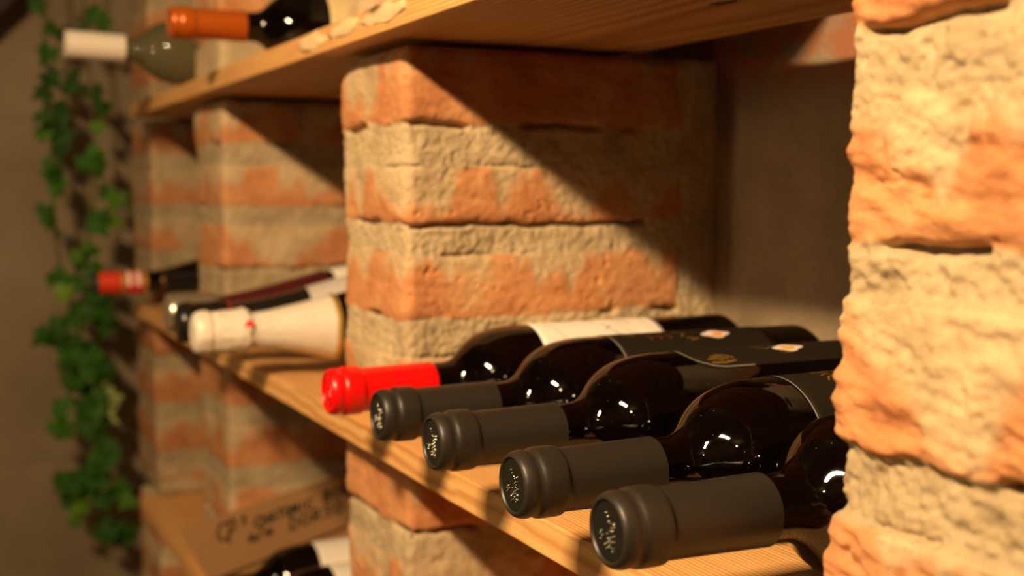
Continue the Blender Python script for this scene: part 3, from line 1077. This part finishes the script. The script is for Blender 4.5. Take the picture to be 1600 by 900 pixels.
def champagne(label, loc, foil, foil_end, tip='same', cage=False, neck_label=None, crumple=True, group=None):
    R, L = 0.044, 0.305
    t = thing('champagne_bottle', label, 'bottle', loc, (0, 0, 0), group)
    az = R
    pr = champagne_profile(R, L)
    lathe('glass_body', pr, M['glass'], t, 80, axis_z=az)
    # foil hood: over cork and wire, then following the neck
    hood = [(0.0, 0.001), (-0.0005, 0.008), (0.0005, 0.0145), (0.003, 0.0178), (0.008, 0.0192), (0.014, 0.0192), (0.0165, 0.0180), (0.019, 0.0186), (0.026, 0.0188), (0.034, 0.0192), (0.040, 0.0200), (0.044, 0.0196), (0.048, 0.0172)]
    y = 0.054
    while y < foil_end:
        hood.append((y, prof_r(pr, y) + 0.0014)); y += 0.008
    hood += [(foil_end, prof_r(pr, foil_end) + 0.0013), (foil_end + 0.0002, prof_r(pr, foil_end) - 0.0005)]
    fo = lathe('foil', dense(hood, 3), M[foil], t, 80, axis_z=az, close=False)
    if crumple:
        me = fo.data
        co = np.zeros(len(me.vertices) * 3); me.vertices.foreach_get('co', co); co = co.reshape(-1, 3)
        d = co - np.stack([np.zeros(len(co)), co[:, 1], np.full(len(co), az)], 1)
        nrm = np.linalg.norm(d, axis=1, keepdims=True) + 1e-6
        k = 0.0014 * fbm(co * np.array([1, .6, 1]), 170, 3, 9) * (0.35 + 0.65 * np.exp(-((co[:, 1] - 0.035) / 0.028) ** 2))
        co = co + d / nrm * k[:, None]
        me.vertices.foreach_set('co', co.ravel()); me.update()
    return t, fo, pr, az


t, fo, pr, az = champagne('champagne bottle in white foil with a gold rim, front one beside the near pier', (-1.068, -0.0735, 0), 'foil_white', 0.1255)
rb = prof_r(pr, 0.1255)
gband = lathe('gold_rim', [(0.1235, rb - 0.002), (0.1238, prof_r(pr, 0.1238) + 0.0019), (0.1265, rb + 0.0021), (0.1285, prof_r(pr, 0.1285) + 0.0014), (0.1286, rb - 0.001)], M['foil_gold'], fo, 80, axis_z=az, close=False)
# little red seal and the raised fold of the foil
sx = prof_r(pr, 0.049) + 0.0022
V = []
ang0 = 1.15
sealV, sealF = [], []
for (dy, da) in [(-.003, -.14), (.003, -.14), (.004, .0), (.003, .16), (-.003, .16), (-.004, 0)]:
    sealV.append(cyl_point(0.0192, ang0 + da, 0.046 + dy, az, 0.0004))
for (dy, da) in [(-.003, -.14), (.003, -.14), (.004, .0), (.003, .16), (-.003, .16), (-.004, 0)]:
    sealV.append(cyl_point(0.0192, ang0 + da, 0.046 + dy, az, 0.0016))
sealF = [(6, 7, 8, 9, 10, 11)] + [(k, (k + 1) % 6, 6 + (k + 1) % 6, 6 + k) for k in range(6)]
link('red_seal', mesh('red_seal', sealV, sealF, False), M['band_scarlet'], fo)
fold = []
for i in range(24):
    a = -0.4 + i / 23 * 2.6
    fold.append((0.0445 + 0.0035 * math.sin(i * 1.3) * 0.5, a))
V, F = [], []
for i, (y, a) in enumerate(fold):
    for (dy, lf) in ((-0.003, 0.0), (0.0, 0.0022 + 0.0008 * math.sin(i * 2.1)), (0.004, 0.0)):
        V.append(cyl_point(0.0188, a, y + dy, az, lf))
for i in range(len(fold) - 1):
    for k in range(2):
        q = i * 3 + k
        F.append((q, q + 1, q + 4, q + 3))
link('foil_fold', mesh('foil_fold', V, F), M['foil_white'], fo)

t, fo, pr, az = champagne('champagne bottle in black foil with greyish label, between white-foiled and silver-tipped ones', (-1.160, -0.0700, 0), 'foil_black', 0.125, crumple=False)
r1 = prof_r(pr, 0.13)
lathe('neck_label', [(0.1252, prof_r(pr, 0.1252) + 0.0012), (0.14, prof_r(pr, 0.14) + 0.0012), (0.155, prof_r(pr, 0.155) + 0.0012), (0.168, prof_r(pr, 0.168) + 0.0012), (0.1682, prof_r(pr, 0.168))], M['label_grey'], t, 80, axis_z=az, close=False)
lathe('red_band', [(0.046, 0.0200), (0.0465, 0.0206), (0.050, 0.0195), (0.0505, 0.018)], M['ink_dimred'], fo, 64, axis_z=az, close=False)

t, fo, pr, az = champagne('champagne bottle with a silver wire-caged tip and maroon neck, behind the black-foiled one', (-1.256, -0.062, 0), 'maroon', 0.165, crumple=False)
tipm = lathe('silver_cap', dense([(-0.0012, 0.001), (-0.0014, 0.012), (0.0, 0.0170), (0.003, 0.0196), (0.010, 0.0206), (0.030, 0.0206), (0.046, 0.0212), (0.051, 0.0196), (0.052, 0.0185)], 3), M['foil_silver'], t, 64, axis_z=az, close=False)
for k in range(4):
    V, F = [], []
    a = k * math.pi / 2 + 0.4
    b0 = len(V)
    for i in range(10):
        y = -0.002 + i / 9 * 0.046
        for da in (-0.05, 0.05):
            V.append(cyl_point(0.0208, a + da, y, az, 0.0008))
    for i in range(9):
        F.append((b0 + 2 * i, b0 + 2 * i + 1, b0 + 2 * i + 3, b0 + 2 * i + 2))
    link('cage_wire', mesh('cage_wire', V, F), M['foil_silver'], tipm)
lathe('label', [(0.172, prof_r(pr, 0.172) + 0.0004), (0.173, prof_r(pr, 0.173) + 0.001), (0.19, prof_r(pr, 0.19) + 0.001), (0.25, 0.0452), (0.2505, 0.0438)], M['label_cream'], t, 80, axis_z=az, close=False)

# ------------------------------------------------------------------ banded bottle in the far bay


def banded(label, loc, bands, glass_r=0.0385, group=None, lab=None):
    t = thing('wine_bottle', label, 'bottle', loc, (0, 0, 0), group)
    R = glass_r; az = R
    pr = dense([(0.004, 0.0125), (0.05, 0.0135), (0.085, 0.0155), (0.11, 0.020), (0.135, 0.0275), (0.16, 0.0345), (0.185, R - 0.0008), (0.20, R), (0.28, R), (0.295, R - 0.002), (0.30, R - 0.01), (0.285, 0.01), (0.28, 0.002)], 5)
    lathe('glass_body', pr, M['glass'], t, 72, axis_z=az)
    for (nm, y0, y1, mt) in bands:
        r0 = 0.0152 if y0 < 0.03 else 0.0156
        pr_ = [(y0, 0.001)] if y0 == 0.0 else [(y0, prof_r(pr, max(y0, 0.004)) - 0.0002)]
        pr_ += [(y0 + 0.0003, r0), (y0 + (y1 - y0) / 2, r0 + 0.0002), (y1 - 0.0003, r0 + 0.0002), (y1, prof_r(pr, max(y1, 0.004)) - 0.0002)]
        lathe(nm, pr_, M[mt], t, 64, axis_z=az, close=False)
    return t, pr, az


t, pr, az = banded('slim dark bottle with an orange-red cap band and scarlet collar, lying before the far pier', (-1.772, -0.074, 0),
                   [('cap_tip', 0.0, 0.009, 'dark_tip'), ('cap_band', 0.009, 0.0400, 'band_red'), ('gold_ring', 0.0400, 0.0450, 'foil_gold'), ('collar', 0.0450, 0.0700, 'band_scarlet'), ('gold_edge', 0.0700, 0.0750, 'foil_gold')])
cyl_label('collar_print', 0.0158, 0.0475, 0.0535, 0.2, 1.9, M['label_cream'], t, az, 0.0004, na=12, ny=3)
cyl_label('collar_print', 0.0158, 0.0600, 0.0660, 0.2, 1.9, M['label_cream'], t, az, 0.0004, na=12, ny=3)
t, pr, az = banded('dark bottle with a brick-red label lying on top of the banded bottle and its neighbour', (-1.700, -0.045, 0), [('capsule', 0.0, 0.06, 'foil_black')])
t.location = (-1.690, 0.010, 0.0)
cyl_label('label', 0.0385, 0.205, 0.26, -1.2, 1.4, M['label_red'], t, az, 0.0006)
lathe('neck_label', [(0.100, prof_r(pr, 0.100) - 0.0003), (0.1002, prof_r(pr, 0.1002) + 0.0006), (0.112, prof_r(pr, 0.112) + 0.0006), (0.124, prof_r(pr, 0.124) + 0.0006), (0.1242, prof_r(pr, 0.1242) - 0.0003)], M['label_red'], t, 64, axis_z=az, close=False)
t['label'] = 'dark bottle with a brick-red label behind the middle pier, beside the orange-banded bottle'

# ------------------------------------------------------------------ cardboard with handwriting on the bottom shelf
PX = -1.345
t = thing('cardboard_panel', 'folded brown cardboard with black handwriting leaning on the lowest shelf', 'cardboard', (PX, 0, ZL))


def card_poly(name, yz, x0, x1, mat, parent):
    n = len(yz)
    V = [(x0, y, z - ZL) for (y, z) in yz] + [(x1, y, z - ZL) for (y, z) in yz]
    F = [tuple(range(n)), tuple(reversed(range(n, 2 * n)))] + [(k, k + n, (k + 1) % n + n, (k + 1) % n) for k in range(n)]
    me = mesh(name, V, F, False)
    import bmesh
    bm = bmesh.new(); bm.from_mesh(me); bmesh.ops.recalc_face_normals(bm, faces=bm.faces); bm.to_mesh(me); bm.free()
    return link(name, me, mat, parent)


pan = card_poly('panel', [(-0.037, -0.2065), (0.190, -0.1545), (0.205, -0.2085), (-0.008, -0.2665)], 0.0, 0.010, M['card'], t)
card_poly('lower_flap', [(-0.006, -0.2700), (0.205, -0.2125), (0.215, -0.2940), (-0.002, -0.2940)], -0.004, 0.006, M['card'], t)

LET = {'C': [[(1, .85), (.6, 1), (.15, .8), (0, .45), (.2, .1), (.7, 0), (1, .15)]], 'P': [[(.15, 0), (.3, 1), (.8, 1), (1, .75), (.8, .5), (.25, .45)]],
       '3': [[(.2, .9), (.6, 1), (.8, .8), (.45, .55), (.85, .3), (.6, 0), (.15, .1)]], 'D': [[(.1, 0), (.2, 1), (.75, .85), (.95, .5), (.7, .1), (.1, 0)]],
       'A': [[(0, 0), (.5, 1), (.9, 0)], [(.2, .4), (.75, .4)]], 'T': [[(0, 1), (1, 1)], [(.5, 1), (.45, 0)]], 'O': [[(.5, 1), (.1, .7), (.1, .3), (.5, 0), (.9, .3), (.9, .7), (.5, 1)]],
       'M': [[(0, 0), (.15, 1), (.5, .3), (.85, 1), (1, 0)]], 'I': [[(.5, 1), (.45, 0)]], 'R': [[(.15, 0), (.2, 1), (.8, .9), (.75, .55), (.2, .5), (.9, 0)]],
       'B': [[(.1, 0), (.2, 1), (.75, .9), (.7, .6), (.2, .52), (.85, .35), (.7, .02), (.1, 0)]], 'S': [[(.9, .9), (.4, 1), (.15, .75), (.8, .4), (.7, .05), (.1, .1)]],
       'H': [[(.1, 0), (.15, 1)], [(.85, 0), (.9, 1)], [(.1, .5), (.9, .5)]], '/': [[(0, -.2), (.8, 1.1)]], 'a': [[(.8, .6), (.3, .65), (.1, .3), (.4, 0), (.8, .3), (.8, .6), (.95, 0)]],
       'm': [[(0, 0), (.1, .6), (.35, .55), (.45, 0)], [(.45, .5), (.75, .55), (.9, 0)]], 'U': [[(.1, 1), (.1, .2), (.5, 0), (.9, .2), (.9, 1)]]}


def handwriting(name, items, parent, x, mat, w=0.0025):
    V, F = [], []
    sl = math.atan2(0.052, 0.227)
    ux, uz = math.cos(sl), math.sin(sl)
    for (txt, y, z, cw, ch) in items:
        for i, chx in enumerate(txt):
            if chx == ' ':
                continue
            for st in LET[chx]:
                P = []
                for (a, b) in st:
                    s = (i * cw * 1.18 + a * cw + b * ch * 0.2)
                    h = b * ch
                    P.append(Vector((y + s * ux - h * uz, z + s * uz + h * ux - ZL)))
                for p, q in zip(P[:-1], P[1:]):
                    d = (q - p).normalized(); n = Vector((-d.y, d.x)) * w / 2
                    e = d * w * 0.3
                    b0 = len(V)
                    for v in (p - e + n, q + e + n, q + e - n, p - e - n):
                        V.append((x, v.x, v.y))
                    F.append((b0, b0 + 3, b0 + 2, b0 + 1))
    return link(name, mesh(name, V, F, False), mat, parent)


handwriting('handwriting', [('C', 0.002, -0.224, 0.013, 0.020), ('P', 0.013, -0.226, 0.010, 0.024), ('3', 0.029, -0.207, 0.005, 0.009),
                            ('CHATOMIC', 0.044, -0.2125, 0.0075, 0.011), ('BOR', 0.124, -0.192, 0.010, 0.012),
                            ('a/m', 0.036, -0.2285, 0.009, 0.011), ('DORSO', 0.084, -0.2205, 0.0115, 0.013)], pan, 0.0103, M['ink_black'])

# ------------------------------------------------------------------ ivy and beam at the far left


def ivy_leaf(V, F, T, c, size, ax, up, tone, rnd):
    """five-lobed leaf, folded along its midrib; ax points to the tip, up is its face normal"""
    lobes = [(0, -0.05), (0.30, -0.28), (0.52, -0.12), (0.42, 0.10), (0.62, 0.38), (0.30, 0.42), (0.20, 0.62), (0.0, 1.0)]
    out = lobes + [(-x, y) for (x, y) in reversed(lobes[1:-1])]
    sx = ax.cross(up).normalized()
    b0 = len(V)
    V.append(tuple(c + ax * (0.3 * size)))
    T.append(tone)
    for (x, y) in out:
        p = c + sx * (x * size) + ax * (y * size) - up * (0.25 * abs(x) * size) - up * (0.12 * max(y, 0) ** 2 * size)
        V.append(tuple(p)); T.append(min(1, max(0, tone + rnd.uniform(-.06, .06))))
    n = len(out)
    for k in range(n):
        F.append((b0, b0 + 1 + k, b0 + 1 + (k + 1) % n))


def ivy(label, path, leaves, seed, x=-2.13):
    rnd = random.Random(seed)
    t = thing('hanging_ivy', label, 'ivy', (x, path[-1][0], path[-1][1]))
    off = Vector((x, path[-1][0], path[-1][1]))
    pts = dense([(y, 10 + z) for (y, z) in path], 10)
    V, F = [], []
    seg = 6
    for i, (y, z) in enumerate(pts):
        for k in range(seg):
            a = 2 * math.pi * k / seg
            V.append((0.0025 * math.cos(a) + 0.012 * math.sin(i * 0.35 + seed), y + 0.0025 * math.sin(a) - off.y, z - 10 - off.z))
    for i in range(len(pts) - 1):
        for k in range(seg):
            k2 = (k + 1) % seg
            F.append((i * seg + k, i * seg + k2, (i + 1) * seg + k2, (i + 1) * seg + k))
    link('vine', mesh('vine', V, F), M['stem'], t)
    V, F, T_ = [], [], []
    for (y, z, s, tn) in leaves:
        c = Vector((rnd.uniform(0.0, 0.05), y - off.y, z - off.z))
        up = Vector((1, rnd.uniform(-.6, .3), rnd.uniform(-.1, .6))).normalized()
        ang = rnd.uniform(-1.0, 1.0)
        ax = Vector((0, math.sin(ang), -math.cos(ang)))
        ax = (ax - up * ax.dot(up)).normalized()
        ivy_leaf(V, F, T_, c - ax * s * 0.3, s, ax, up, tn, rnd)
    me = mesh('foliage', V, F, False)
    a = me.attributes.new('leaf_tone', 'FLOAT', 'POINT'); a.data.foreach_set('value', T_)
    o = link('foliage', me, M['leaf'], t)
    o
    return t


def pos(px, py):   # wall position (y, z) of a leaf on the plane x = -2.13, from measured table coordinates
    return (-0.0807 + (px - 90) * 0.00101, 0.051 - (py - 405) * 0.001075)


left_path = [pos(90, -140), pos(82, -40), pos(80, 60), pos(82, 150), pos(84, 240), pos(82, 330), pos(92, 420)]
rl = []
R_ = random.Random(11)
for (px, py, s, tn) in [(70, 20, 34, .3), (85, 55, 30, .25), (75, 95, 40, .3), (100, -10, 30, .4), (70, 150, 36, .25), (84, 130, 40, .12), (88, 175, 46, .15), (78, 205, 44, .5), (95, 215, 42, .2), (90, 190, 40, .2), (70, 210, 30, .6), (100, 225, 30, .2),
                        (82, 275, 40, .35), (78, 262, 32, .5), (92, 290, 30, .5), (66, 330, 34, .3), (72, 345, 28, .3), (88, 365, 18, .5), (84, 300, 26, .6), (60, 190, 24, .3), (92, 240, 26, .15), (88, -60, 34, .3), (76, -100, 34, .3)]:
    y, z = pos(px, py)
    rl.append((y, z, s * 0.00101 * 0.88, tn - 0.08))
ivy('left strand of hanging ivy with sparse dark leaves on the concrete wall', left_path, rl, 3)

right_path = [pos(150, -140), pos(140, -20), pos(142, 110), pos(150, 220), pos(140, 330), pos(130, 430), pos(115, 520), pos(125, 610), pos(135, 700), pos(150, 830)]
rl = []
cl = [(150, 30, .4), (165, 40, .5), (130, 60, .2), (150, 150, .15), (158, 170, .25), (165, 60, .6), (120, 120, .2), (110, 140, .2), (145, 240, .55), (135, 255, .5), (155, 200, .7), (150, 262, .4), (170, 300, .75), (172, 312, .6), (140, 345, .35), (150, 352, .4), (175, 345, .8), (120, 398, .6), (130, 385, .55), (150, 340, .3), (160, 300, .2),
      (125, 410, .4), (140, 420, .35), (95, 432, .4), (85, 425, .35), (92, 450, .85), (108, 440, .3), (130, 460, .3), (150, 470, .2), (160, 490, .15), (115, 480, .3), (155, 505, .15), (145, 480, .3), (110, 495, .3),
      (75, 518, .2), (60, 522, .2), (90, 530, .3), (100, 545, .4), (110, 530, .3), (120, 560, .45), (105, 560, .3), (140, 560, .4), (150, 575, .3), (130, 580, .35), (95, 570, .25), (100, 590, .25), (115, 595, .3), (145, 600, .85), (155, 565, .3),
      (160, 620, .95), (120, 630, .3), (130, 640, .4), (155, 648, .97), (84, 640, .5), (86, 672, .5), (82, 660, .45), (110, 655, .35), (125, 665, .3), (140, 680, .4), (145, 690, .3), (130, 710, .35), (148, 720, .3), (155, 705, .25),
      (90, 745, .3), (100, 755, .5), (75, 740, .25), (115, 740, .4), (125, 765, .35), (140, 775, .25), (110, 775, .6), (95, 775, .25), (150, 750, .3), (178, 780, .6), (165, 770, .3), (100, 812, .6), (140, 830, .2), (155, 840, .25), (170, 835, .25), (150, 825, .2), (178, 850, .2), (130, 725, .3), (120, 750, .3), (145, 650, .3), (130, 610, .4), (128, 545, .2), (88, 500, .3)]
for (px, py, tn) in cl:
    for q in range(2 if py > 380 else 1):
        y, z = pos(px + R_.uniform(-9, 9) * q, py + R_.uniform(-9, 9) * q)
        rl.append((y, z, R_.uniform(20, 34) * 0.00101 * (1.0 if py > 380 else 1.05), min(1, max(0, tn - 0.05 + R_.uniform(-.1, .1) * q))))
ivy('right strand of hanging ivy, long and leafy, beside the far brick pier', right_path, rl, 7, x=-2.12)

# dark sloping timber across the top left corner
me = box_mesh('timber_beam', -0.035, 0.035, -0.45, 0.45, -0.05, 0.05, 0.004)
o = link('timber_beam', me, M['beam'])
o.location = (-2.225, -0.168, 0.515)
o.rotation_euler = (math.radians(46), 0, 0)
tag(o, 'dark out-of-focus timber beam crossing the top left corner', 'beam')
